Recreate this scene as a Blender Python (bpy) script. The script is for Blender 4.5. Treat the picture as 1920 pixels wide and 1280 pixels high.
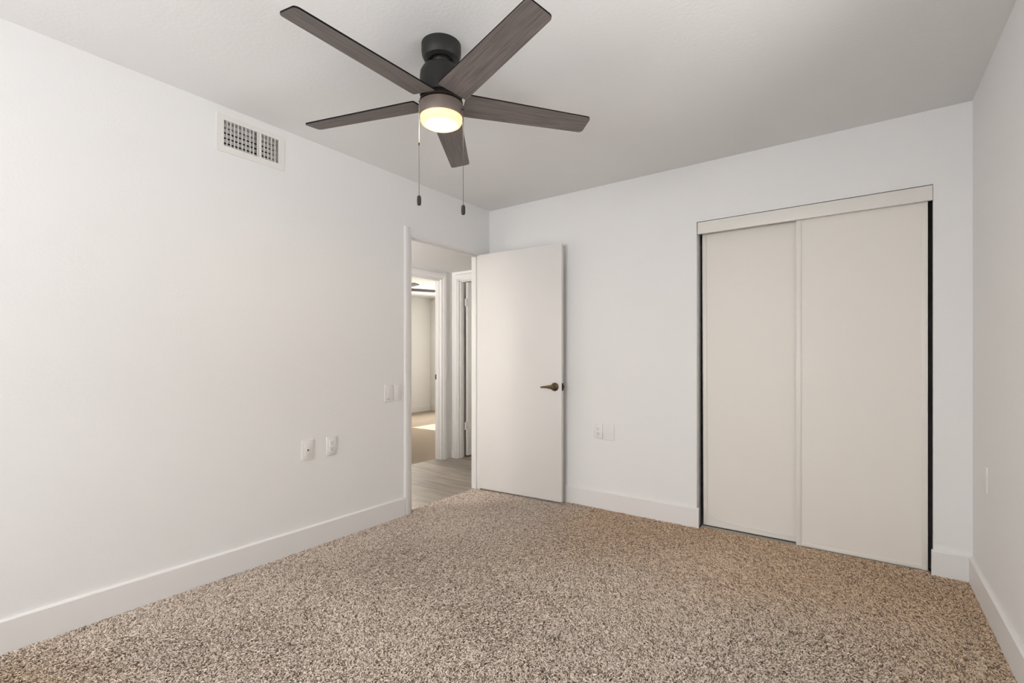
import bpy, bmesh, math, random
import numpy as np
from mathutils import Vector, Matrix

for o in list(bpy.data.objects):
    bpy.data.objects.remove(o, do_unlink=True)
scene = bpy.context.scene
C = scene.collection
PI = math.pi

# ------------------------------------------------------------------ camera
YAW = 0.62754
cam_d = bpy.data.cameras.new('camera')
cam_d.sensor_width = 36.0
cam_d.lens = 900.87 / 1920 * 36.0
cam_d.shift_y = (671.73 - 640) / 1920
cam_d.clip_start = 0.02
cam = bpy.data.objects.new('camera', cam_d)
C.objects.link(cam)
cam.location = (2.6668, -3.3346, 1.1366)
cam.rotation_euler = (PI / 2, 0, YAW)
scene.camera = cam

# ------------------------------------------------------------------ world, sun, exposure
vs = scene.view_settings
vs.view_transform = 'Standard'
vs.look = 'None'
vs.gamma = 1.0
vs.use_curve_mapping = False
vs.exposure = 0.0

world = bpy.data.worlds.new('world')
scene.world = world
world.use_nodes = True
bg = world.node_tree.nodes['Background']
bg.inputs[0].default_value = (0.92, 0.96, 1.0, 1)
bg.inputs[1].default_value = 0.7


def light(name, kind, loc, energy, color, **kw):
    d = bpy.data.lights.new(name, kind)
    d.energy = energy
    d.color = color
    for k, v in kw.items():
        if k != 'aim':
            setattr(d, k, v)
    o = bpy.data.objects.new(name, d)
    C.objects.link(o)
    o.location = loc
    if 'aim' in kw:
        o.rotation_euler = (Vector(kw['aim'])).to_track_quat('-Z', 'Y').to_euler()
    return o


light('sun', 'SUN', (-8, 2, 6), 16.0, (1, 0.95, 0.86), angle=0.009, aim=(1, -0.02, -0.575))
# daylight through the bedroom's two windows, beside and behind the camera
light('window_daylight', 'AREA', (3.56, -2.15, 1.75), 6, (0.985, 0.99, 1.0), shape='RECTANGLE', size=2.0, size_y=1.5, aim=(-1, -0.02, -0.12))
light('patio_bounce', 'AREA', (5.3, -2.15, 0.2), 105, (1.0, 0.985, 0.97), shape='RECTANGLE', size=2.8, size_y=1.4, aim=(-1, 0, 0.8))
light('front_daylight', 'AREA', (1.2, -5.3, 1.7), 148, (0.985, 0.99, 1.0), shape='RECTANGLE', size=2.4, size_y=1.5, aim=(0.2, 1, -0.08))
light('front_bounce', 'AREA', (1.3, -5.9, 0.25), 60, (1.0, 0.985, 0.97), shape='RECTANGLE', size=2.6, size_y=0.8, aim=(0, 1, 1.0))
# daylight through the other bedroom's window, then an added unseen light filling the hall
light('far_window_daylight', 'AREA', (-5.35, 2.5, 1.6), 215, (1.0, 0.96, 0.86), shape='RECTANGLE', size=1.6, size_y=1.2, aim=(1, 0, -0.15))
light('hall_fill', 'AREA', (-0.32, -3.6, 1.0), 58, (1.0, 0.96, 0.93), shape='RECTANGLE', size=0.4, size_y=1.8, spread=1.4, aim=(-0.75, 1, 0.4))

light('end_room_fill', 'AREA', (0.6, 2.3, 1.4), 10, (1.0, 0.97, 0.93), shape='RECTANGLE', size=0.8, size_y=1.2, aim=(-1, -0.75, 0))  # added unseen light that brightens the windowless end room


# ------------------------------------------------------------------ helpers
def lin(r, g, b):
    f = lambda c: ((c / 255 + 0.055) / 1.055) ** 2.4 if c > 10 else c / 255 / 12.92
    return (f(r), f(g), f(b), 1)


def mat(name, col, rough=0.6, metal=0.0, bump=0.0, bscale=200, spec=0.4, var=0.0, vscale=3.0):
    m = bpy.data.materials.new(name)
    m.use_nodes = True
    nt = m.node_tree
    b = nt.nodes['Principled BSDF']
    b.inputs['Base Color'].default_value = col
    b.inputs['Roughness'].default_value = rough
    b.inputs['Metallic'].default_value = metal
    b.inputs['Specular IOR Level'].default_value = spec
    tc = nt.nodes.new('ShaderNodeTexCoord')
    if bump:
        n = nt.nodes.new('ShaderNodeTexNoise')
        n.inputs['Scale'].default_value = bscale
        n.inputs['Detail'].default_value = 3
        nt.links.new(tc.outputs['Object'], n.inputs['Vector'])
        bp = nt.nodes.new('ShaderNodeBump')
        bp.inputs['Strength'].default_value = bump
        bp.inputs['Distance'].default_value = 0.004
        nt.links.new(n.outputs['Fac'], bp.inputs['Height'])
        nt.links.new(bp.outputs['Normal'], b.inputs['Normal'])
    if var:
        n = nt.nodes.new('ShaderNodeTexNoise')
        n.inputs['Scale'].default_value = vscale
        nt.links.new(tc.outputs['Object'], n.inputs['Vector'])
        mx = nt.nodes.new('ShaderNodeMix')
        mx.data_type = 'RGBA'
        mx.inputs['A'].default_value = col
        mx.inputs['B'].default_value = tuple(c * (1 - var) for c in col[:3]) + (1,)
        nt.links.new(n.outputs['Fac'], mx.inputs['Factor'])
        nt.links.new(mx.outputs['Result'], b.inputs['Base Color'])
    return m


M = {}
M['wall'] = mat('wall_paint', (0.83, 0.825, 0.815, 1), 0.65, bump=0.15, bscale=85, spec=0.3)
M['ceiling'] = mat('ceiling_paint', (0.82, 0.815, 0.805, 1), 0.85, bump=0.2, bscale=70, spec=0.15)
M['trim'] = mat('trim_paint', (0.81, 0.795, 0.78, 1), 0.42)
M['door'] = mat('door_paint', (0.765, 0.74, 0.715, 1), 0.45, bump=0.03, bscale=60)
M['closet_panel'] = mat('closet_panel_paint', (0.81, 0.77, 0.715, 1), 0.5, bump=0.03, bscale=40)
M['closet_frame'] = mat('closet_frame_paint', (0.80, 0.77, 0.72, 1), 0.4)
M['track'] = mat('aluminium_track', (0.40, 0.37, 0.32, 1), 0.55, 0.3)
M['dark'] = mat('dark_interior', (0.05, 0.045, 0.04, 1), 0.9)
M['plate'] = mat('white_plastic', (0.815, 0.80, 0.785, 1), 0.45)
M['slot'] = mat('dark_slot', (0.02, 0.018, 0.016, 1), 0.7)
M['brass'] = mat('antique_brass', (0.23, 0.17, 0.10, 1), 0.32, 0.9, var=0.4, vscale=40)
M['bronze'] = mat('dark_bronze', (0.035, 0.028, 0.022, 1), 0.45, 0.6)
M['charcoal'] = mat('charcoal_metal', (0.028, 0.027, 0.026, 1), 0.5, 0.3)
M['pewter'] = mat('brushed_pewter', (0.20, 0.165, 0.145, 1), 0.45, 0.45, bump=0.05, bscale=120)
M['blade_edge'] = mat('blade_edge_black', (0.010, 0.009, 0.008, 1), 0.8, spec=0.1)
M['chain'] = mat('chain_metal', (0.10, 0.09, 0.08, 1), 0.6, 0.2)
M['cord'] = mat('white_cord', (0.7, 0.66, 0.6, 1), 0.4)
M['grille'] = mat('register_enamel', (0.80, 0.78, 0.75, 1), 0.45)
M['steel'] = mat('painted_steel', (0.74, 0.71, 0.67, 1), 0.4)
M['subfloor'] = mat('carpet_backing', (0.13, 0.10, 0.08, 1), 0.95, bump=0.4, bscale=300)


def wood_mat():
    m = bpy.data.materials.new('weathered_wood')
    m.use_nodes = True
    nt = m.node_tree
    b = nt.nodes['Principled BSDF']
    b.inputs['Roughness'].default_value = 0.5
    b.inputs['Specular IOR Level'].default_value = 0.35
    tc = nt.nodes.new('ShaderNodeTexCoord')
    oi = nt.nodes.new('ShaderNodeObjectInfo')
    mp = nt.nodes.new('ShaderNodeMapping')
    mp.inputs['Scale'].default_value = (7, 130, 60)
    nt.links.new(tc.outputs['Object'], mp.inputs['Vector'])
    mul = nt.nodes.new('ShaderNodeMath')
    mul.operation = 'MULTIPLY'
    mul.inputs[1].default_value = 37.0
    nt.links.new(oi.outputs['Random'], mul.inputs[0])
    cx = nt.nodes.new('ShaderNodeCombineXYZ')
    nt.links.new(mul.outputs[0], cx.inputs['X'])
    nt.links.new(cx.outputs[0], mp.inputs['Location'])
    n = nt.nodes.new('ShaderNodeTexNoise')
    n.inputs['Scale'].default_value = 1.0
    n.inputs['Detail'].default_value = 5
    n.inputs['Distortion'].default_value = 0.25
    nt.links.new(mp.outputs[0], n.inputs['Vector'])
    r = nt.nodes.new('ShaderNodeValToRGB')
    r.color_ramp.elements[0].position = 0.3
    r.color_ramp.elements[0].color = (0.105, 0.089, 0.083, 1)
    r.color_ramp.elements[1].position = 0.72
    r.color_ramp.elements[1].color = (0.195, 0.168, 0.158, 1)
    nt.links.new(n.outputs['Fac'], r.inputs[0])
    nt.links.new(r.outputs[0], b.inputs['Base Color'])
    return m


M['wood'] = wood_mat()


def lamp_mat():
    m = bpy.data.materials.new('lit_frosted_glass')
    m.use_nodes = True
    nt = m.node_tree
    b = nt.nodes['Principled BSDF']
    b.inputs['Base Color'].default_value = (0.42, 0.34, 0.25, 1)
    b.inputs['Roughness'].default_value = 0.35
    tc = nt.nodes.new('ShaderNodeTexCoord')
    ln = nt.nodes.new('ShaderNodeVectorMath')
    ln.operation = 'LENGTH'
    mp = nt.nodes.new('ShaderNodeMapping')
    mp.inputs['Scale'].default_value = (1, 1, 0)
    nt.links.new(tc.outputs['Object'], mp.inputs['Vector'])
    nt.links.new(mp.outputs[0], ln.inputs[0])
    mr = nt.nodes.new('ShaderNodeMapRange')
    mr.inputs['From Min'].default_value = 0.02
    mr.inputs['From Max'].default_value = 0.083
    nt.links.new(ln.outputs['Value'], mr.inputs['Value'])
    r = nt.nodes.new('ShaderNodeValToRGB')
    r.color_ramp.elements[0].color = (1.0, 0.74, 0.46, 1)
    r.color_ramp.elements[1].color = (1.0, 0.55, 0.27, 1)
    nt.links.new(mr.outputs[0], r.inputs[0])
    nt.links.new(r.outputs[0], b.inputs['Emission Color'])
    # bulb glowing through the frosted glass: bright core, dimmer rim
    inv = nt.nodes.new('ShaderNodeMath')
    inv.operation = 'SUBTRACT'
    inv.inputs[0].default_value = 1.0
    nt.links.new(mr.outputs[0], inv.inputs[1])
    pw = nt.nodes.new('ShaderNodeMath')
    pw.operation = 'POWER'
    pw.inputs[1].default_value = 5.0
    nt.links.new(inv.outputs[0], pw.inputs[0])
    ma = nt.nodes.new('ShaderNodeMath')
    ma.operation = 'MULTIPLY_ADD'
    ma.name = 'lamp_power'
    ma.inputs[1].default_value = 420.0
    ma.inputs[2].default_value = 1.35
    nt.links.new(pw.outputs[0], ma.inputs[0])
    nt.links.new(ma.outputs[0], b.inputs['Emission Strength'])
    return m


M['lamp'] = lamp_mat()


def plank_mat():
    m = bpy.data.materials.new('vinyl_planks')
    m.use_nodes = True
    nt = m.node_tree
    b = nt.nodes['Principled BSDF']
    b.inputs['Roughness'].default_value = 0.42
    tc = nt.nodes.new('ShaderNodeTexCoord')
    mp = nt.nodes.new('ShaderNodeMapping')
    mp.inputs['Rotation'].default_value = (0, 0, 0)
    nt.links.new(tc.outputs['Object'], mp.inputs['Vector'])
    br = nt.nodes.new('ShaderNodeTexBrick')
    br.inputs['Scale'].default_value = 1.0
    br.inputs['Brick Width'].default_value = 1.22
    br.inputs['Row Height'].default_value = 0.18
    br.inputs['Mortar Size'].default_value = 0.0012
    br.inputs['Color1'].default_value = (0.43, 0.38, 0.32, 1)
    br.inputs['Color2'].default_value = (0.21, 0.175, 0.145, 1)
    br.inputs['Mortar'].default_value = (0.15, 0.125, 0.10, 1)
    nt.links.new(mp.outputs[0], br.inputs['Vector'])
    mp2 = nt.nodes.new('ShaderNodeMapping')
    mp2.inputs['Scale'].default_value = (1.6, 14, 1)
    nt.links.new(tc.outputs['Object'], mp2.inputs['Vector'])
    n = nt.nodes.new('ShaderNodeTexNoise')
    n.inputs['Scale'].default_value = 1.6
    n.inputs['Detail'].default_value = 5
    nt.links.new(mp2.outputs[0], n.inputs['Vector'])
    mx = nt.nodes.new('ShaderNodeMix')
    mx.data_type = 'RGBA'
    mx.blend_type = 'OVERLAY'
    mx.inputs['Factor'].default_value = 0.75
    nt.links.new(br.outputs['Color'], mx.inputs['A'])
    nt.links.new(n.outputs['Fac'], mx.inputs['B'])
    nt.links.new(mx.outputs['Result'], b.inputs['Base Color'])
    return m


M['planks'] = plank_mat()


def flat_carpet_mat():
    m = bpy.data.materials.new('speckled_carpet')
    m.use_nodes = True
    nt = m.node_tree
    b = nt.nodes['Principled BSDF']
    b.inputs['Roughness'].default_value = 0.95
    b.inputs['Specular IOR Level'].default_value = 0.05
    tc = nt.nodes.new('ShaderNodeTexCoord')
    n = nt.nodes.new('ShaderNodeTexNoise')
    n.inputs['Scale'].default_value = 170
    n.inputs['Detail'].default_value = 2
    nt.links.new(tc.outputs['Object'], n.inputs['Vector'])
    r = nt.nodes.new('ShaderNodeValToRGB')
    r.color_ramp.elements[0].position = 0.35
    r.color_ramp.elements[0].color = (0.19, 0.145, 0.11, 1)
    r.color_ramp.elements[1].position = 0.62
    r.color_ramp.elements[1].color = (0.60, 0.51, 0.42, 1)
    nt.links.new(n.outputs['Fac'], r.inputs[0])
    nt.links.new(r.outputs[0], b.inputs['Base Color'])
    bp = nt.nodes.new('ShaderNodeBump')
    bp.inputs['Strength'].default_value = 0.8
    bp.inputs['Distance'].default_value = 0.008
    nt.links.new(n.outputs['Fac'], bp.inputs['Height'])
    nt.links.new(bp.outputs['Normal'], b.inputs['Normal'])
    return m


M['carpet_flat'] = flat_carpet_mat()


def yarn_mat():
    m = bpy.data.materials.new('carpet_yarn')
    m.use_nodes = True
    nt = m.node_tree
    for n in list(nt.nodes):
        if n.type == 'BSDF_PRINCIPLED':
            nt.nodes.remove(n)
    out = nt.nodes['Material Output']
    d = nt.nodes.new('ShaderNodeBsdfDiffuse')
    a = nt.nodes.new('ShaderNodeAttribute')
    a.attribute_name = 'tint'
    r = nt.nodes.new('ShaderNodeValToRGB')
    e = r.color_ramp.elements
    e[0].position = 0.0
    e[0].color = (0.14, 0.100, 0.076, 1)
    e[1].position = 1.0
    e[1].color = (0.92, 0.825, 0.74, 1)
    k = e.new(0.22)
    k.color = (0.34, 0.265, 0.21, 1)
    k = e.new(0.55)
    k.color = (0.74, 0.635, 0.545, 1)
    nt.links.new(a.outputs['Fac'], r.inputs[0])
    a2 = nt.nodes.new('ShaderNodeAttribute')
    a2.attribute_name = 'warm_cast'
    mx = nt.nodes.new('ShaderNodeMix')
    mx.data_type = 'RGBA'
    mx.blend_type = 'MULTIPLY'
    mx.inputs['B'].default_value = (0.98, 0.86, 0.71, 1)  # warm cast of the light multiplied into the yarn colour
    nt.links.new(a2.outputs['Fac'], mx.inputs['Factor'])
    nt.links.new(r.outputs[0], mx.inputs['A'])
    nt.links.new(mx.outputs['Result'], d.inputs['Color'])
    nt.links.new(d.outputs[0], out.inputs['Surface'])
    return m


M['yarn'] = yarn_mat()


def glass_mat():
    m = bpy.data.materials.new('window_glass')
    m.use_nodes = True
    nt = m.node_tree
    for n in list(nt.nodes):
        if n.type == 'BSDF_PRINCIPLED':
            nt.nodes.remove(n)
    out = nt.nodes['Material Output']
    t = nt.nodes.new('ShaderNodeBsdfTransparent')
    g = nt.nodes.new('ShaderNodeBsdfGlossy')
    g.inputs['Roughness'].default_value = 0.02
    mx = nt.nodes.new('ShaderNodeMixShader')
    mx.inputs[0].default_value = 0.06
    nt.links.new(t.outputs[0], mx.inputs[1])
    nt.links.new(g.outputs[0], mx.inputs[2])
    nt.links.new(mx.outputs[0], out.inputs['Surface'])
    return m


M['glass'] = glass_mat()


class MB:
    """collects shapes and links them as one mesh object"""

    def __init__(self):
        self.bm = bmesh.new()

    def box(self, x0, x1, y0, y1, z0, z1, bevel=0.0, seg=2, mi=0, mtx=None):
        t = bmesh.new()
        bmesh.ops.create_cube(t, size=1)
        bmesh.ops.scale(t, vec=(abs(x1 - x0), abs(y1 - y0), abs(z1 - z0)), verts=t.verts)
        bmesh.ops.translate(t, vec=((x0 + x1) / 2, (y0 + y1) / 2, (z0 + z1) / 2), verts=t.verts)
        if bevel:
            bmesh.ops.bevel(t, geom=t.edges[:], offset=bevel, segments=seg, affect='EDGES', profile=0.5)
        self._add(t, mi, mtx)
        return self

    def prism(self, pts, axis, a, b, bevel=0.0, mi=0, mtx=None):
        """polygon pts (2D) extruded along axis from a to b"""
        t = bmesh.new()

        def v3(p, k):
            if axis == 'x':
                return (k, p[0], p[1])
            if axis == 'y':
                return (p[0], k, p[1])
            return (p[0], p[1], k)
        v0 = [t.verts.new(v3(p, a)) for p in pts]
        v1 = [t.verts.new(v3(p, b)) for p in pts]
        n = len(pts)
        t.faces.new(v0)
        t.faces.new(v1[::-1])
        for i in range(n):
            t.faces.new((v0[i], v1[i], v1[(i + 1) % n], v0[(i + 1) % n]))
        bmesh.ops.recalc_face_normals(t, faces=t.faces[:])
        if bevel:
            bmesh.ops.bevel(t, geom=t.edges[:], offset=bevel, segments=2, affect='EDGES')
        self._add(t, mi, mtx)
        return self

    def lathe(self, prof, seg=48, mi=0, mtx=None, smooth=True):
        """profile (r, z) turned around z; r=0 ends close it"""
        t = bmesh.new()
        rings = []
        for r, z in prof:
            if r <= 1e-6:
                rings.append([t.verts.new((0, 0, z))])
            else:
                rings.append([t.verts.new((r * math.cos(2 * PI * i / seg), r * math.sin(2 * PI * i / seg), z)) for i in range(seg)])
        for A, B in zip(rings, rings[1:]):
            for i in range(seg):
                j = (i + 1) % seg
                q = []
                for v in (A[i % len(A)], A[j % len(A)], B[j % len(B)], B[i % len(B)]):
                    if v not in q:
                        q.append(v)
                if len(q) > 2:
                    t.faces.new(q)
        bmesh.ops.recalc_face_normals(t, faces=t.faces[:])
        for f in t.faces:
            f.smooth = smooth
        self._add(t, mi, mtx)
        return self

    def cyl(self, p0, p1, r, r2=None, seg=16, mi=0):
        p0, p1 = Vector(p0), Vector(p1)
        d = p1 - p0
        mtx = Matrix.Translation(p0) @ d.to_track_quat('Z', 'Y').to_matrix().to_4x4()
        r2 = r if r2 is None else r2
        return self.lathe([(0, 0), (r, 0), (r2, d.length), (0, d.length)], seg, mi, mtx, smooth=False)

    def _add(self, t, mi, mtx):
        if mtx is not None:
            bmesh.ops.transform(t, matrix=mtx, verts=t.verts)
        vm = {v: self.bm.verts.new(v.co) for v in t.verts}
        for f in t.faces:
            try:
                g = self.bm.faces.new([vm[v] for v in f.verts])
            except ValueError:
                continue
            g.material_index = mi
            g.smooth = f.smooth
        t.free()

    def build(self, name, mats, parent=None, loc=(0, 0, 0), rot=(0, 0, 0), sharp=True):
        me = bpy.data.meshes.new(name)
        self.bm.to_mesh(me)
        self.bm.free()
        for m in (mats if isinstance(mats, (list, tuple)) else [mats]):
            me.materials.append(m)
        if sharp:
            me.set_sharp_from_angle(angle=math.radians(35))
        o = bpy.data.objects.new(name, me)
        C.objects.link(o)
        o.location = loc
        o.rotation_euler = rot
        if parent:
            o.parent = parent
        return o


def tag(o, label=None, cat=None, group=None, kind=None):
    if label:
        o['label'] = label
    if cat:
        o['category'] = cat
    if group:
        o['group'] = group
    if kind:
        o['kind'] = kind
    return o


def thing(name, loc, rz=0, **kw):
    o = bpy.data.objects.new(name, None)
    o.empty_display_size = 0.1
    C.objects.link(o)
    o.location = loc
    o.rotation_euler = (0, 0, rz)
    return tag(o, **kw)


def struct(o, label, cat):
    return tag(o, label, cat, kind='structure')


# ------------------------------------------------------------------ dimensions
W, H, F = 3.1258, 2.44, -4.80          # room width, ceiling height, front wall
T = 0.10
DY0, DY1, DH = -0.925, -0.115, 2.04     # bedroom doorway in the left wall
CX0, CX1, CH = 1.778, 2.975, 2.048      # closet opening in the back wall
VY0, VY1, VZ0, VZ1 = -2.199, -1.907, 2.238, 2.371   # hole for the air register
HX, HE, HC = -1.13, 0.73, 2.12          # hall far wall, hall end wall, hall ceiling
OY0, OY1, OH = -0.25, 0.57, 2.03        # opening into the other bedroom
RX, RY = -4.95, 4.12                    # other bedroom far walls
WY0, WY1, WZ0, WZ1 = -2.95, -1.35, 0.85, 2.05       # bedroom window in the right wall
FX0, FX1 = 0.40, 2.35                   # second bedroom window, in the front wall
QY0, QY1, QZ0, QZ1 = 2.10, 3.36, 0.9, 2.0            # other bedroom's window

# ------------------------------------------------------------------ shell
b = MB().box(-0.02, W + T, F - T, 0.10, -0.10, 0.0)
struct(b.build('floor', M['subfloor']), 'bedroom floor under the beige speckled carpet', 'floor')
b = MB().box(-T, W + T, F - T, 0.10, H, H + 0.1)
struct(b.build('ceiling', M['ceiling']), 'white lightly textured bedroom ceiling carrying the fan', 'ceiling')

b = MB()
b.box(-T, 0, F - T, VY0, 0, H).box(-T, 0, VY1, DY0, 0, H).box(-T, 0, VY0, VY1, 0, VZ0).box(-T, 0, VY0, VY1, VZ1, H)
b.box(-T, 0, DY1, 0.0, 0, H).box(-T, 0, DY0, DY1, DH, H)
struct(b.build('wall_left', M['wall']), 'long white wall with the air register and the open doorway', 'wall')

b = MB()
b.box(-T, CX0, 0, T, 0, H).box(CX0, CX1, 0, T, CH + 0.002, H)
b.box(CX1, W + T, 0, 0.022, 0, H).box(CX1 + 0.06, W + T, 0.022, T, 0, H)
struct(b.build('wall_back', M['wall']), 'white wall with the sliding closet doors', 'wall')

b = MB()
b.box(W, W + T, F - T, WY0, 0, H).box(W, W + T, WY1, 0, 0, H).box(W, W + T, WY0, WY1, 0, WZ0).box(W, W + T, WY0, WY1, WZ1, H)
struct(b.build('wall_right', M['wall']), 'white wall at the right edge of the photo, right of the closet', 'wall')
b = MB().box(0, FX0, F - T, F, 0, H).box(FX1, W, F - T, F, 0, H).box(FX0, FX1, F - T, F, 0, WZ0).box(FX0, FX1, F - T, F, WZ1, H)
struct(b.build('wall_front', M['wall']), 'white wall behind the camera', 'wall')

# closet interior
b = MB()
b.box(1.5, W + T, 0.72, 0.80, 0, H).box(1.5, 1.58, T, 0.72, 0, H).box(W, W + T, T, 0.72, 0, H).box(1.58, W, T, 0.72, 2.2, 2.3)
b.box(1.5, W + T, 0.10, 0.80, -0.1, 0.0)
struct(b.build('wall_closet', M['wall']), 'dark inside of the closet behind the sliding doors', 'wall')

# hall
b = MB().box(HX - T, -0.02, F - T, HE + T, -0.10, 0.0)
struct(b.build('floor_hall', M['planks']), 'grey brown wood-look plank floor of the hall beyond the doorway', 'floor')
b = MB().box(HX, -T, F - T, HE, HC, HC + 0.08)
struct(b.build('ceiling_hall', M['ceiling']), 'low white hall ceiling seen through the doorway', 'ceiling')
b = MB().box(HX - T, HX, F - T, OY0, 0, H).box(HX - T, HX, OY1, HE + T, 0, H).box(HX - T, HX, OY0, OY1, OH, H)
b.box(HX, -T, F - T, F, 0, H)
struct(b.build('wall_hall_far', M['wall']), 'white hall wall with the opening to the other bedroom', 'wall')
EX0, EX1 = -1.045, -0.25
b = MB().box(HX, EX0, HE, HE + T, 0, H).box(EX1, 0.0, HE, HE + T, 0, H).box(EX0, EX1, HE, HE + T, OH, H)
b.box(-T, 0, T, HE, 0, H)
struct(b.build('wall_hall_end', M['wall']), 'white end wall of the hall around the half hidden door', 'wall')

# room behind the hall's end wall
b = MB().box(HX - T, 0.9, HE + T, 2.9, -0.1, 0.0)
struct(b.build('floor_end_room', M['carpet_flat']), 'strip of carpet beyond the door at the end of the hall', 'floor')
b = MB().box(HX, 0.9, 2.8, 2.9, 0, H).box(0.8, 0.9, HE + T, 2.8, 0, H).box(HX, 0.8, HE + T, 2.8, H, H + 0.08).box(0, 0.9, HE, HE + T, 0, H)
struct(b.build('wall_end_room', M['wall']), 'dim white walls beyond the door at the end of the hall', 'wall')

# other bedroom
b = MB().box(RX - T, HX - T, -1.2, RY + T, -0.1, 0.0)
struct(b.build('floor_far_room', M['carpet_flat']), 'sunlit beige carpet of the other bedroom across the hall', 'floor')
b = MB().box(RX - T, HX - T, -1.2, RY + T, H, H + 0.1)
struct(b.build('ceiling_far_room', M['ceiling']), 'white ceiling of the other bedroom', 'ceiling')
b = MB()
b.box(RX - T, RX, -1.2, QY0, 0, H).box(RX - T, RX, QY1, RY + T, 0, H).box(RX - T, RX, QY0, QY1, 0, QZ0).box(RX - T, RX, QY0, QY1, QZ1, H)
b.box(RX, HX - T, RY, RY + T, 0, H).box(RX, HX - T, -1.3, -1.2, 0, H).box(HX - T, HX, HE + T, RY + T, 0, H)
struct(b.build('wall_far_room', M['wall']), 'pale walls of the other bedroom seen through both doorways', 'wall')


# windows (beside the camera, and in the other bedroom)
def window(name, label, x0, y0, y1, z0, z1, inside, rz=None):
    if rz is None:
        root = struct(thing(name, (x0 + T / 2, (y0 + y1) / 2, z0)), label, 'window')
    else:
        root = struct(thing(name, ((y0 + y1) / 2, x0 + T / 2, z0), rz), label, 'window')
    f = MB()
    t = 0.045
    xa, xb = -0.03, 0.03
    h, w = z1 - z0, (y1 - y0) / 2
    f.box(xa, xb, -w, w, 0, t).box(xa, xb, -w, w, h - t, h).box(xa, xb, -w, -w + t, t, h - t).box(xa, xb, w - t, w, t, h - t)
    f.box(xa, xb, -t / 2, t / 2, t, h - t)
    f.build('window_frame', M['trim'], root)
    g = MB().box(-0.003, 0.003, -w + t, -t / 2, t, h - t).box(-0.003, 0.003, t / 2, w - t, t, h - t)
    g.build('pane', M['glass'], root)
    s = MB()
    s.box(T / 2 - 0.02 if inside > 0 else -T / 2 - 0.07, T / 2 + 0.07 if inside > 0 else -T / 2 + 0.02, -w - 0.04, w + 0.04, -0.03, 0.0, 0.004)
    s.build('window_sill', M['trim'], root)


window('window_1', 'white framed window beside the camera lighting the bedroom', W, WY0, WY1, WZ0, WZ1, -1)
window('window_2', 'white framed window of the other bedroom letting in the sun', RX - T, QY0, QY1, QZ0, QZ1, 1)

window('window_3', 'white framed window in the wall behind the camera', F - T, FX0, FX1, WZ0, WZ1, 1, PI / 2)

# ------------------------------------------------------------------ baseboards
BH, BT = 0.137, 0.016


def base_prof(t=BT, h=BH):
    return [(0, 0), (t, 0), (t, h - 0.007), (t - 0.004, h - 0.002), (t - 0.008, h), (0, h)]


b = MB().prism(base_prof(), 'y', F, -0.99)
struct(b.build('baseboard_left', M['trim']), 'tall white baseboard along the long left wall', 'baseboard')
b = MB().prism([(-t, z) for t, z in base_prof()], 'x', 0.0, CX0 + 0.016)
struct(b.build('baseboard_back', M['trim']), 'tall white baseboard between the open door and the closet', 'baseboard')
b = MB().prism([(-t, z) for t, z in base_prof()], 'x', CX1 - 0.008, W)
struct(b.build('baseboard_corner', M['trim']), 'short piece of white baseboard right of the closet', 'baseboard')
b = MB().prism([(W - t, z) for t, z in base_prof()], 'y', F, -BT)
struct(b.build('baseboard_right', M['trim']), 'white baseboard along the right wall', 'baseboard')
b = MB().prism([(-t, z) for t, z in base_prof(0.012, 0.09)], 'x', HX, EX0 - 0.06, mtx=Matrix.Translation((0, HE, 0)))
b.prism([(RX + t, z) for t, z in base_prof(0.014, 0.12)], 'y', -1.2, RY)
b.prism([(RY - t, z) for t, z in base_prof(0.014, 0.12)], 'x', RX, HX - T)
struct(b.build('baseboard_far', M['trim']), 'white baseboards in the other bedroom across the hall', 'baseboard')

# ------------------------------------------------------------------ door casings and jambs
CW = 0.055


def casing_prof(w=CW, t=0.016):
    # u across (0 = inner edge), v = thickness
    return [(0, 0), (0, 0.007), (0.004, 0.010), (0.012, 0.011), (0.018, 0.014), (w - 0.008, t), (w - 0.002, t - 0.003), (w, 0.010), (w, 0)]


def casing_x(b, face, out, y0, y1, h, off=0.006):
    """casing round an opening in a wall of constant x; out = +1/-1"""
    L = [(face + out * v, y0 - off - u) for u, v in casing_prof()]
    b.prism(L, 'z', 0, h + off + CW)
    R = [(face + out * v, y1 + off + u) for u, v in casing_prof()]
    b.prism(R, 'z', 0, h + off + CW)
    t = [(face + out * v, h + off + u) for u, v in casing_prof()]
    b.prism(t, 'y', y0 - off, y1 + off)


b = MB()
b.prism([(v, DY0 - 0.006 - u) for u, v in casing_prof()], 'z', 0, 2.093)
struct(b.build('trim_1', M['trim']), 'slim upright white casing strip left of the bedroom doorway', 'door trim')
b = MB()
j = 0.012
for (ya, yb) in ((DY0 - 0.002, DY0 + j), (DY1 - j, DY1 + 0.002)):
    b.box(-T, 0.0, ya, yb, 0, DH, 0.001)
b.box(-T, 0.0, DY0 + j, DY1 - j, DH - j, DH + 0.002, 0.001)
b.box(-0.072, -0.038, DY0 + j, DY0 + j + 0.010, 0, DH - j, 0.002)
b.box(-0.072, -0.038, DY1 - j - 0.010, DY1 - j, 0, DH - j, 0.002)
b.box(-0.072, -0.038, DY0 + j + 0.010, DY1 - j - 0.010, DH - j - 0.010, DH - j, 0.002)
struct(b.build('trim_2', M['trim']), 'white jamb and stop lining the bedroom doorway', 'door trim')

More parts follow.
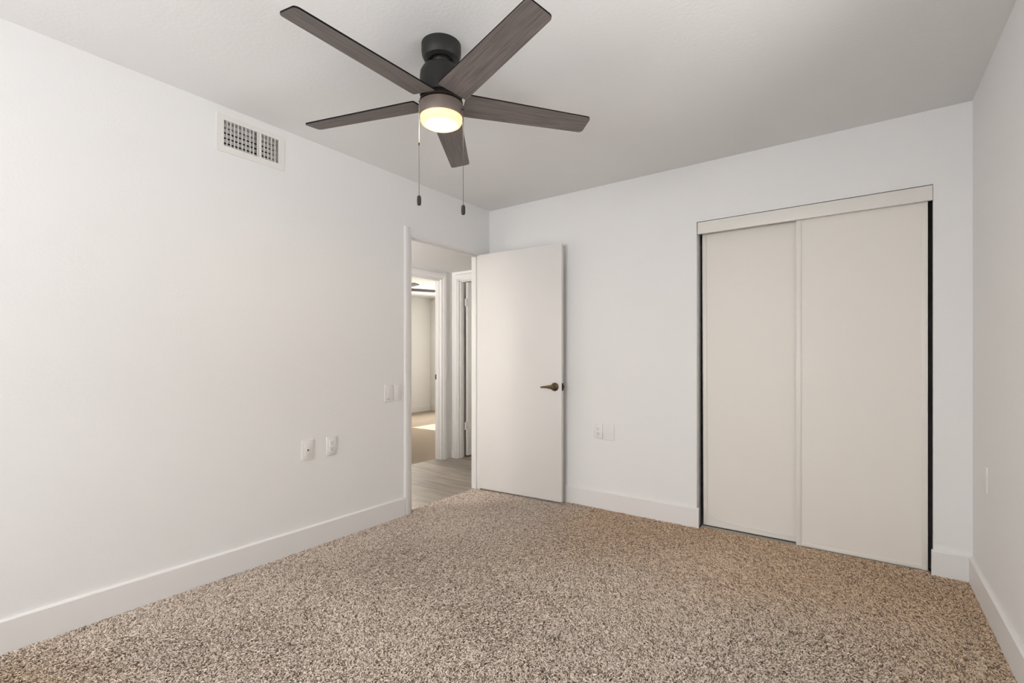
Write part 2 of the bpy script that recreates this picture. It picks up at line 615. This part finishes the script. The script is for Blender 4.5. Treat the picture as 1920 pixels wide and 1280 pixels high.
# opening to the other bedroom
b = MB()
casing_x(b, HX, 1, OY0, OY1, OH)
b.box(HX - T, HX, OY0, OY0 + 0.012, 0, OH).box(HX - T, HX, OY1 - 0.012, OY1, 0, OH).box(HX - T, HX, OY0, OY1, OH - 0.012, OH)
b.box(HX - 0.07, HX - 0.035, OY1 - 0.022, OY1 - 0.012, 0, OH).box(HX - 0.07, HX - 0.035, OY0, OY1, OH - 0.022, OH - 0.012)
tr3 = struct(b.build('trim_3', M['trim']), 'white casing of the opening to the other bedroom', 'door trim')
b = MB().box(HX - 0.099, HX - 0.072, OY1 - 0.0145, OY1 - 0.0115, 0.90, 0.955)
tag(b.build('strike_plate', M['brass'], tr3), 'small brass strike plate')

# door frame at the end of the hall
b = MB()
for s in (0, 1):
    if s == 0:
        L = [(EX0 - 0.006 - u, HE - v) for u, v in casing_prof()]
    else:
        L = [(EX1 + 0.006 + u, HE - v) for u, v in casing_prof()]
    b.prism(L, 'z', 0, OH + 0.006 + CW)
t = [(HE - v, OH + 0.006 + u) for u, v in casing_prof()]
b.prism(t, 'x', EX0 - 0.006, EX1 + 0.006)
b.box(EX0, EX0 + 0.012, HE, HE + T, 0, OH).box(EX1 - 0.012, EX1, HE, HE + T, 0, OH).box(EX0, EX1, HE, HE + T, OH - 0.012, OH)
b.box(EX0 + 0.012, EX0 + 0.022, HE + 0.028, HE + 0.062, 0, OH - 0.012)
b.box(EX0 + 0.012, EX1 - 0.012, HE + 0.028, HE + 0.062, OH - 0.022, OH - 0.012)
struct(b.build('trim_4', M['trim']), 'white casing of the door at the end of the hall', 'door trim')


def hinge(root, x, y, z, m, ang=0.0):
    h = MB()
    h.cyl((x, y, z - 0.044), (x, y, z + 0.044), 0.006)
    h.box(x - 0.001, x + 0.03, y - 0.0015, y + 0.0015, z - 0.044, z + 0.044)
    h.box(x - 0.03, x + 0.001, y - 0.0015, y + 0.0015, z - 0.044, z + 0.044)
    return h.build('hinge', m, root)


def lever_set(root, x, z, yf, side, m):
    """rose and lever on the face at local y=yf, projecting along side (-1: -y)"""
    h = MB()
    rot = Matrix.Translation((x, yf, z)) @ Matrix.Rotation(PI / 2 if side < 0 else -PI / 2, 4, 'X')
    h.lathe([(0, 0), (0.033, 0), (0.033, 0.004), (0.029, 0.009), (0.018, 0.013), (0.014, 0.018), (0.0115, 0.024), (0.0115, 0.040), (0.0135, 0.045), (0.0135, 0.052), (0.010, 0.056), (0, 0.057)], 40, 0, rot)
    # curved tapering arm towards the hinge side
    n = 12
    prev = None
    t = bmesh.new()
    for i in range(n + 1):
        u = i / n
        px = x + 0.004 - 0.108 * u
        py = yf + side * (0.047 - 0.006 * u * u)
        pz = z + 0.002 * math.sin(u * PI) - 0.004 * u
        hh = 0.0125 * (1 - u) ** 1.6 + 0.0065
        tt = 0.0055
        ring = []
        for k in range(12):
            a = 2 * PI * k / 12
            ring.append(t.verts.new((px, py + tt * math.cos(a), pz + hh * math.sin(a))))
        if prev:
            for k in range(12):
                t.faces.new((prev[k], prev[(k + 1) % 12], ring[(k + 1) % 12], ring[k]))
        else:
            t.faces.new(ring)
        prev = ring
    t.faces.new(prev[::-1])
    bmesh.ops.recalc_face_normals(t, faces=t.faces[:])
    for f in t.faces:
        f.smooth = True
    h._add(t, 0, None)
    o = h.build('door_handle', m, root)
    k = MB()
    k.lathe([(0, 0.0), (0.005, 0.0), (0.0045, 0.003), (0, 0.0034)], 16, 0, Matrix.Translation((x, yf + side * 0.0565, z)) @ Matrix.Rotation(PI / 2 if side < 0 else -PI / 2, 4, 'X'))
    k.build('lock_button', M['bronze'], o)
    return o


# bedroom door, opened against the back wall
door = struct(thing('door_1', (0.008, -0.1365, 0.0), math.radians(3.9)), 'flat white bedroom door standing open against the back wall', 'door')
b = MB().box(0.0, 0.787, -0.0175, 0.0175, 0.022, 2.026, 0.0015)
b.build('door_leaf', M['door'], door)
tag(lever_set(door, 0.729, 0.915, -0.0175, -1, M['brass']), 'antique brass lever handle')
tag(lever_set(door, 0.729, 0.915, 0.0175, 1, M['brass']), 'antique brass lever handle on the wall side')
b = MB().box(0.7865, 0.7885, -0.0125, 0.0125, 0.886, 0.944).box(0.788, 0.798, -0.007, 0.007, 0.904, 0.926, 0.002)
tag(b.build('latch', M['bronze'], door), 'dark latch plate on the door edge')
for z in (0.25, 1.03, 1.80):
    hinge(door, 0.002, 0.020, z, M['steel'])

# door at the end of the hall, opened into the room behind
d4 = struct(thing('door_4', (EX0 + 0.036, HE + T + 0.016, 0.0), math.radians(84)), 'white door standing open at the end of the hall', 'door')
b = MB().box(0.0, 0.72, -0.0175, 0.0175, 0.02, OH - 0.018, 0.0015)
b.build('door_leaf', M['door'], d4)
for z in (0.36, 1.78):
    h = MB().box(-0.022, 0.022, -0.016, 0.012, z - 0.045, z + 0.045)
    h.build('hinge', M['steel'], d4)

# ------------------------------------------------------------------ closet sliding doors
b = MB().box(CX0 + 0.006, CX1 - 0.002, -0.004, 0.014, 1.967, CH - 0.003, 0.0015)
struct(b.build('trim_5', M['closet_frame']), 'white header board hiding the closet door track', 'closet trim')
b = MB()
b.box(CX0 + 0.005, CX1 + 0.03, 0.016, 0.094, 2.02, 2.045)
b.box(CX0 + 0.005, CX1 + 0.03, 0.055, 0.058, 1.995, 2.02).box(CX0 + 0.005, CX1 + 0.03, 0.09, 0.094, 1.98, 2.02)
b.build('closet_top_track', M['track'])
tag(bpy.data.objects['closet_top_track'], 'metal top track behind the white closet header board', 'track')
b = MB().box(CX0 + 0.018, CX1 - 0.012, 0.020, 0.090, 0.0, 0.005, 0.001)
for y in (0.024, 0.050, 0.088):
    b.box(CX0 + 0.018, CX1 - 0.012, y - 0.0015, y + 0.0015, 0.005, 0.009)
tag(b.build('closet_floor_track', M['track']), 'grey metal floor track under the closet sliding doors', 'track')


def sliding_door(name, x0, x1, yf, z0, z1, lean, label, warped):
    """front face at y = yf, panel with folded metal stiles"""
    cx = (x0 + x1) / 2
    root = struct(thing(name, (cx, yf + 0.014, 0)), label, 'closet door')
    root.rotation_euler = (0, lean, 0)
    w = (x1 - x0) / 2
    p = MB().box(-w + 0.004, w - 0.004, -0.008, 0.010, z0 + 0.004, z1 - 0.004)
    p.build('door_panel', M['closet_panel'], root)
    for s in (-1, 1):
        a = -w if s < 0 else w - 0.026
        e = MB().box(a, a + 0.026, -0.014, 0.014, z0, z1, 0.002)
        if s < 0:
            e.box(a + 0.026, a + 0.029, -0.0095, 0.0, z0, z1)
        else:
            e.box(a - 0.003, a, -0.0095, 0.0, z0, z1)
        e.build('door_stile', M['closet_frame'], root)
    r = MB()
    xa, xb = -w + 0.026, w - 0.026
    if warped:
        top = [(0.0, 0.100), (0.08, 0.074), (0.22, 0.056), (0.24, 0.058), (0.40, 0.050), (0.56, 0.044), (0.58, 0.047), (0.80, 0.044), (1.0, 0.043)]
        pts = [(xa, z0), (xb, z0)] + [(xa + (xb - xa) * u, z) for u, z in top[::-1]]
        r.prism(pts, 'y', -0.0125, -0.008)
        # the lifted lip of the rail, catching the light
        for (u0, za), (u1, zb) in zip(top, top[1:]):
            p0 = Vector((xa + (xb - xa) * u0, -0.0118, za))
            p1 = Vector((xa + (xb - xa) * u1, -0.0118, zb))
            r.cyl(p0, p1, 0.0030, seg=8)
    else:
        r.box(xa, xb, -0.0105, 0.012, z0, z0 + 0.022, 0.002)
    r.build('bottom_rail', M['closet_frame'], root)
    hg = MB().box(-w + 0.1, -w + 0.16, 0.004, 0.012, z1, z1 + 0.02).box(w - 0.16, w - 0.1, 0.004, 0.012, z1, z1 + 0.02)
    hg.build('roller_hanger', M['track'], root)
    return root


sliding_door('door_2', 1.806, 2.395, 0.060, 0.016, 1.99, math.radians(-0.25), 'left white sliding closet door, set back, with a bent bottom rail', True)
sliding_door('door_3', 2.352, 2.956, 0.020, 0.011, 1.99, 0.0, 'right white sliding closet door, in front of the other one', False)

# ------------------------------------------------------------------ ceiling fan
FC = Vector((1.251, -1.885))


def blade_mesh():
    pts = []
    r0, r1, w0, w1, c = 0.100, 0.664, 0.0650, 0.0515, 0.017
    n = 8
    pts.append((r0 - 0.004, -w0 * 0.97))
    pts.append((r0 + 0.008, -w0 * 0.99))
    pts.append((r0 + 0.022, -w0))
    for i in range(n + 1):
        a = -PI / 2 + PI / 2 * i / n
        pts.append((r1 - c + c * math.cos(a), -w1 + c + c * math.sin(a)))
    for i in range(n + 1):
        a = PI / 2 * i / n
        pts.append((r1 - c + c * math.cos(a), w1 - c + c * math.sin(a)))
    pts.append((r0 + 0.022, w0))
    pts.append((r0 + 0.008, w0 * 0.99))
    pts.append((r0 - 0.004, w0 * 0.97))
    b = MB()
    b.prism(pts, 'z', -0.003, 0.003)
    for f in b.bm.faces:
        f.material_index = 0 if f.normal.z < -0.9 or abs(f.calc_center_median().z + 0.003) < 1e-5 else 1
    return b


def make_fan():
    root = thing('ceiling_fan', (FC.x, FC.y, H), 0,
                 label='dark five-blade ceiling fan with a lit round lamp and two pull chains', cat='ceiling fan')
    z = lambda v: v - H
    b = MB().lathe([(0, 0), (0.082, 0), (0.082, z(2.412)), (0.080, z(2.396)), (0.072, z(2.380)), (0.058, z(2.373)), (0.050, z(2.375)), (0.047, z(2.382)), (0, z(2.382))], 64)
    b.build('canopy', M['charcoal'], root)
    b = MB().lathe([(0, z(2.384)), (0.036, z(2.383)), (0.037, z(2.374)), (0.033, z(2.364)), (0.024, z(2.357)), (0.018, z(2.354)), (0.016, z(2.335)), (0, z(2.335))], 40)
    b.build('hanger_ball', M['charcoal'], root)
    b = MB().lathe([(0, z(2.352)), (0.034, z(2.352)), (0.060, z(2.348)), (0.078, z(2.338)), (0.0865, z(2.322)), (0.0885, z(2.30)), (0.0885, z(2.232)), (0.086, z(2.222)), (0, z(2.222))], 64)
    b.build('motor_housing', M['charcoal'], root)
    b = MB().lathe([(0, z(2.223)), (0.072, z(2.223)), (0.072, z(2.205)), (0.090, z(2.2025)), (0.090, z(2.1975)), (0.083, z(2.196)), (0.083, z(2.190)), (0, z(2.190))], 64)
    b.build('flywheel', M['bronze'], root)
    b = MB().lathe([(0, z(2.193)), (0.086, z(2.193)), (0.0915, z(2.190)), (0.0925, z(2.186)), (0.0925, z(2.141)), (0.0915, z(2.138)), (0.0885, z(2.138)), (0.0885, z(2.150)), (0, z(2.150))], 64)
    b.build('lamp_ring', M['pewter'], root)
    lp = [(0, z(2.148)), (0.0872, z(2.148)), (0.0876, z(2.134)), (0.0862, z(2.125)), (0.082, z(2.117)), (0.072, z(2.111)), (0.050, z(2.1065)), (0.025, z(2.1045)), (0, z(2.104))]
    b = MB().lathe(lp, 64)
    tag(b.build('lamp_shade', M['lamp'], root), 'glowing frosted glass lamp')
    bm0 = blade_mesh()
    first = bm0.build('fan_blade', [M['wood'], M['blade_edge']], root)
    blades = [first]
    for k in range(1, 5):
        c = first.copy()
        C.objects.link(c)
        c.parent = root
        blades.append(c)
    a0 = math.radians(-90.8)
    for k, o in enumerate(blades):
        a = a0 + k * 2 * PI / 5
        o.location = (0, 0, z(2.206))
        o.rotation_mode = 'QUATERNION'
        o.rotation_quaternion = (Matrix.Rotation(a, 3, 'Z') @ Matrix.Rotation(-0.2, 3, 'X')).to_quaternion()
    return root


def pull_chain(root, dx, dy, ztop, zknob, cord_end):
    """dx,dy from the fan's axis; heights in the room"""
    z = lambda v: v - H
    b = MB()
    # short arm out of the lamp ring
    zz = cord_end
    k = 0
    t = bmesh.new()
    bmesh.ops.create_icosphere(t, subdivisions=1, radius=0.0019)
    base = [(v.co.copy()) for v in t.verts]
    faces = [[v.index for v in f.verts] for f in t.faces]
    t.free()
    while zz > zknob:
        vs_ = [b.bm.verts.new(c + Vector((dx, dy, z(zz)))) for c in base]
        for f in faces:
            b.bm.faces.new([vs_[i] for i in f])
        zz -= 0.0048
    b.cyl((dx, dy, z(cord_end)), (dx, dy, z(zknob)), 0.0006, seg=6)
    ch = b.build('pull_chain', M['chain'], root)
    a = MB().cyl((dx * 0.86, dy * 0.86, z(ztop)), (dx * 1.02, dy * 1.02, z(ztop)), 0.0025, seg=10)
    a.build('chain_outlet', M['bronze'], ch)
    if cord_end < ztop - 0.01:
        c = MB().cyl((dx, dy, z(ztop)), (dx, dy, z(cord_end)), 0.0009, seg=8)
        tag(c.build('cord', M['cord'], ch), 'pale upper length of the pull chain')
        c = MB().lathe([(0, 0.006), (0.0028, 0.005), (0.0028, -0.005), (0, -0.006)], 12, 0, Matrix.Translation((dx, dy, z(cord_end))))
        c.build('chain_connector', M['bronze'], ch)
    kb = MB().lathe([(0, 0.002), (0.003, 0.0), (0.0065, -0.0025), (0.0080, -0.008), (0.0086, -0.018), (0.0086, -0.028), (0.0078, -0.036), (0.0055, -0.040), (0, -0.0415)], 24, 0, Matrix.Translation((dx, dy, z(zknob))))
    kb.build('pull_knob', M['charcoal'], ch)
    return ch


fan = make_fan()
ux, uy = math.cos(YAW), math.sin(YAW)
pull_chain(fan, -0.0845 * ux + 0.042 * uy, -0.0845 * uy - 0.042 * ux, 2.185, 1.802, 2.012)
pull_chain(fan, 0.0945 * ux + 0.030 * uy, 0.0945 * uy - 0.030 * ux, 2.16, 1.767, 2.155)


def copy_tree(o, parent=None):
    c = o.copy()
    C.objects.link(c)
    if parent:
        c.parent = parent
    for ch in list(o.children):
        copy_tree(ch, c)
    return c


fan2 = copy_tree(fan)
fan2.location = (-3.13, 1.56, H)
fan2.rotation_euler = (0, 0, math.radians(61.5 + 90.8))
fan2['label'] = 'distant ceiling fan in the other bedroom, only two blade tips showing'

# ------------------------------------------------------------------ air register
reg = thing('air_register', (0, -2.0555, 2.2035), 0, label='white air supply register on the left wall below the ceiling', cat='vent')
ry, rz = reg.location.y, reg.location.z
b = MB()
y0, y1, z0, z1 = -2.234 - ry, -1.877 - ry, 0.0, 2.398 - rz
ia, ib, ic, id_ = VY0 - ry, VY1 - ry, VZ0 - rz, VZ1 - rz
fr = [(y0, ia, z0, z1), (ib, y1, z0, z1), (ia, ib, z0, ic), (ia, ib, id_, z1)]
for a, c, d, e in fr:
    b.box(0, 0.0035, a, c, d, e)
b.box(-0.03, 0.0, ia - 0.0, ia + 0.001, ic, id_).box(-0.03, 0.0, ib - 0.001, ib, ic, id_)
b.build('register_frame', M['grille'], reg)
n = 15
zooms = [392, 455, 515, 575, 638, 700, 765, 820, None, 993, 1052, 1108, 1165]
b = MB()
for s in zooms:
    if s is None:
        continue
    u = (s - 335) / (1225 - 335)
    # pixel fraction to wall fraction (perspective foreshortening along the wall)
    yy = ia + (ib - ia) * (u / (u + (1 - u) * 1.10))
    b.box(-0.009, 0.002, yy - 0.0009, yy + 0.0009, ic, id_)
u0, u1 = (880 - 335) / 890, (942 - 335) / 890
ya = ia + (ib - ia) * (u0 / (u0 + (1 - u0) * 1.10))
yb = ia + (ib - ia) * (u1 / (u1 + (1 - u1) * 1.10))
b.box(-0.009, 0.003, ya, ya + 0.005, ic, id_).box(-0.009, 0.003, ya + 0.0075, yb, ic, id_)
b.build('vertical_louvers', M['grille'], reg)
b = MB()
for k in range(5):
    zc = ic + (id_ - ic) * (k + 0.5) / 5
    b.box(-0.0092, 0.0092, ia, ib, -0.0011, 0.0011, mtx=Matrix.Translation((-0.032, 0, zc)) @ Matrix.Rotation(math.radians(-40), 4, 'Y'))
b.build('horizontal_louvers', M['grille'], reg)
b = MB()
b.box(-0.30, -0.295, ia - 0.01, ib + 0.01, ic - 0.01, id_ + 0.01)
b.box(-0.30, -0.101, ia - 0.012, ia - 0.002, ic - 0.01, id_ + 0.01).box(-0.30, -0.101, ib + 0.002, ib + 0.012, ic - 0.01, id_ + 0.01)
b.box(-0.30, -0.101, ia - 0.01, ib + 0.01, ic - 0.012, ic - 0.002).box(-0.30, -0.101, ia - 0.01, ib + 0.01, id_ + 0.002, id_ + 0.012)
b.build('duct', M['dark'], reg)


# ------------------------------------------------------------------ wall plates
def plate_at(name, wall, a, z, w, label, cat, kind, h=0.116):
    """wall: 'L' (x=0), 'B' (y=0), 'R' (x=W); a = centre along the wall"""
    if wall == 'L':
        root = thing(name, (0, a, z), PI / 2, label=label, cat=cat)
    elif wall == 'B':
        root = thing(name, (a, 0, z), 0, label=label, cat=cat)
    else:
        root = thing(name, (W, a, z), -PI / 2, label=label, cat=cat)
    # local: x along the wall, -y out of the wall
    b = MB().box(-w / 2, w / 2, -0.006, 0, -h / 2, h / 2, 0.0022)
    b.build('cover_plate', M['plate'], root)
    if kind == 'outlet':
        b = MB().box(-0.0165, 0.0165, -0.0085, -0.004, -0.033, 0.033, 0.0015)
        r = b.build('receptacle', M['plate'], root)
        for s in (-1, 1):
            zc = s * 0.0175
            k = MB()
            k.box(-0.0075, -0.0052, -0.0090, -0.0080, zc - 0.001, zc + 0.0075)
            k.box(0.0052, 0.0072, -0.0090, -0.0080, zc, zc + 0.0070)
            k.lathe([(0, 0.0006), (0.0028, 0.0006), (0.0028, 0), (0, 0)], 14, 0, Matrix.Translation((0, -0.0084, zc - 0.0075)) @ Matrix.Rotation(PI / 2, 4, 'X'))
            k.build('plug_slots', M['slot'], r)
        for s in (-1, 1):
            k = MB().lathe([(0, 0.0012), (0.0028, 0.0008), (0.003, 0)], 14, 0, Matrix.Translation((0, -0.006, s * 0.0483)) @ Matrix.Rotation(PI / 2, 4, 'X'))
            k.build('plate_screw', M['steel'], root)
    elif kind == 'jack':
        b = MB().box(-0.020, 0.020, -0.0072, -0.005, -0.034, 0.034, 0.001)
        b.build('insert', M['plate'], root)
        k = MB().lathe([(0, 0.002), (0.0042, 0.002), (0.005, 0), (0, 0)], 20, 0, Matrix.Translation((0.002, -0.0072, -0.003)) @ Matrix.Rotation(PI / 2, 4, 'X'))
        k.build('jack_socket', M['slot'], root)
    elif kind == 'slider':
        b = MB().box(-0.0166, 0.0166, -0.0072, -0.004, -0.033, 0.033, 0.001, mtx=Matrix.Rotation(math.radians(0.6), 4, 'X'))
        r = b.build('rocker', M['plate'], root)
        k = MB().box(-0.018, 0.006, -0.0068, -0.0050, -0.0412, -0.0392)
        k.build('indicator', M['bronze'], root)
    elif kind == 'rocker':
        b = MB().box(-0.0166, 0.0166, -0.0072, -0.004, -0.033, 0.033, 0.001, mtx=Matrix.Rotation(math.radians(-0.6), 4, 'X'))
        b.build('rocker', M['plate'], root)
    else:
        for s in (-1, 1):
            k = MB().lathe([(0, 0.0012), (0.0028, 0.0008), (0.003, 0)], 14, 0, Matrix.Translation((0, -0.006, s * 0.042)) @ Matrix.Rotation(PI / 2, 4, 'X'))
            k.build('plate_screw', M['plate'], root)
    return root


plate_at('cable_plate', 'L', -1.735, 0.594, 0.073, 'white wall plate with one black cable jack, left of the low outlet', 'wall plate', 'jack')
plate_at('power_outlet', 'L', -1.575, 0.594, 0.070, 'white duplex outlet on the left wall right of the jack plate', 'outlet', 'outlet')
plate_at('light_switch', 'L', -1.126, 0.894, 0.076, 'white light switch plate with a small dark mark, left of the pair', 'light switch', 'slider')
plate_at('light_switch', 'L', -1.046, 0.895, 0.072, 'white rocker switch plate next to the doorway casing', 'light switch', 'rocker')
plate_at('power_outlet', 'B', 1.0585, 0.587, 0.071, 'white duplex outlet on the back wall beside a blank plate', 'outlet', 'outlet')
plate_at('blank_plate', 'B', 1.143, 0.584, 0.088, 'blank white plate on the back wall right of the outlet', 'wall plate', 'blank')
plate_at('wall_plate', 'R', -0.334, 0.594, 0.070, 'white wall plate seen edge-on on the right wall', 'wall plate', 'blank')

# ------------------------------------------------------------------ unseen flush lamp added to brighten the hall
hl = thing('hall_fill_lamp', (-0.62, -1.75, HC), 0, label='added unseen round flush ceiling lamp brightening the hall', cat='lamp')
b = MB().lathe([(0, 0), (0.15, 0), (0.15, -0.025), (0.14, -0.03), (0, -0.03)], 40)
b.build('hall_fill_base', M['pewter'], hl)
b = MB().lathe([(0, -0.03), (0.135, -0.03), (0.125, -0.06), (0.08, -0.08), (0, -0.088)], 40)
m = bpy.data.materials.new('hall_fill_glass')
m.use_nodes = True
m.node_tree.nodes['Principled BSDF'].inputs['Emission Color'].default_value = (1, 0.90, 0.76, 1)
m.node_tree.nodes['Principled BSDF'].inputs['Emission Strength'].default_value = 40
b.build('lamp_shade', m, hl)  # glass of the added unseen hall lamp

# ------------------------------------------------------------------ carpet pile
rng = np.random.default_rng(7)


def carpet():
    dens = 60000
    zones = [(0.016, W - 0.016, -3.9, 0.0), (CX0 + 0.018, CX1 - 0.012, 0.0, 0.020), (-0.04, 0.016, DY0 + 0.012, DY1 - 0.012)]
    P = []
    for x0, x1, y0, y1 in zones:
        n = int((x1 - x0) * (y1 - y0) * dens)
        P.append(np.c_[rng.uniform(x0, x1, n), rng.uniform(y0, y1, n)])
    P = np.concatenate(P)
    # nothing grows inside the baseboards or the closet track
    keep = ~((P[:, 1] > -0.017) & ((P[:, 0] < CX0 + 0.016) | (P[:, 0] > CX1 - 0.008)) & (P[:, 0] > 0.016))
    P = P[keep]
    n = len(P)

    def noise(px, py, seed, oct_=((1, 1),)):
        r = np.random.default_rng(seed)
        v = np.zeros(len(px))
        for f, a in oct_:
            for _ in range(6):
                th = r.uniform(0, 2 * PI)
                v += a * np.sin(f * (px * math.cos(th) + py * math.sin(th)) * r.uniform(0.7, 1.3) + r.uniform(0, 6.3))
        return v / 6
    # combed lean: vacuum passes running out of the doorway
    s = noise(P[:, 0], P[:, 1], 3, ((3.2, 1.2), (8, 0.7)))
    lean = 0.55 + 0.25 * rng.random(n)
    az = rng.uniform(0, 2 * PI, n)
    comb = 0.8 * np.tanh(2.2 * s)
    dx = lean * np.cos(az) + comb * 0.8
    dy = lean * np.sin(az) - comb * 0.6
    hgt = rng.uniform(0.008, 0.0125, n)
    z0 = np.zeros(n)
    pts = np.zeros((n, 4, 3), np.float32)
    curl = rng.normal(0, 0.35, (n, 2))
    for i, t in enumerate((0.0, 0.4, 0.75, 1.0)):
        k = hgt * (0.25 * t + 0.95 * t * t)
        pts[:, i, 0] = P[:, 0] + dx * k + curl[:, 0] * hgt * t * (1 - t)
        pts[:, i, 1] = P[:, 1] + dy * k + curl[:, 1] * hgt * t * (1 - t)
        pts[:, i, 2] = z0 + hgt * (t - 0.28 * t * t)
    # keep the fibres out of the walls
    inroom = P[:, 0] > 0.016
    pts[inroom, :, 0] = np.clip(pts[inroom, :, 0], 0.0165, W - 0.0165)
    pts[:, :, 1] = np.clip(pts[:, :, 1], F + 0.002, 0.019)
    cu = bpy.data.hair_curves.new('carpet_pile')
    cu.add_curves([4] * n)
    cu.attributes['position'].data.foreach_set('vector', pts.reshape(-1))
    rad = np.tile(np.array([0.00145, 0.0016, 0.00145, 0.0008], np.float32), n)
    ra = cu.attributes.get('radius') or cu.attributes.new('radius', 'FLOAT', 'POINT')
    ra.data.foreach_set('value', rad)
    tn = np.clip(rng.beta(2.2, 1.7, n), 0, 1)
    dark = rng.random(n) < 0.22
    tn[dark] *= 0.25
    ta = cu.attributes.new('tint', 'FLOAT', 'CURVE')
    ta.data.foreach_set('value', tn.astype(np.float32))
    # warm colour cast of light painted into the yarn: closet wall, near left corner
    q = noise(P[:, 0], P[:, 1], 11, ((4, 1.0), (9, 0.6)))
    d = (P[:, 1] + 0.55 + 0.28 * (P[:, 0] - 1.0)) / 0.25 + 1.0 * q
    warm_cast = 1 / (1 + np.exp(-d)) * np.clip((P[:, 0] - 0.75) / 0.4, 0, 1)
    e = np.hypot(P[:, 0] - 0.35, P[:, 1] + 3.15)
    warm_cast = np.maximum(warm_cast, 0.8 * np.clip(1 - e / 0.55 + 0.3 * q, 0, 1))
    so = cu.attributes.new('warm_cast', 'FLOAT', 'CURVE')
    so.data.foreach_set('value', warm_cast.astype(np.float32))
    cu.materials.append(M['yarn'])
    o = bpy.data.objects.new('carpet_pile', cu)
    C.objects.link(o)
    tag(o, 'beige and brown speckled shag carpet covering the bedroom floor', 'carpet', kind='stuff')


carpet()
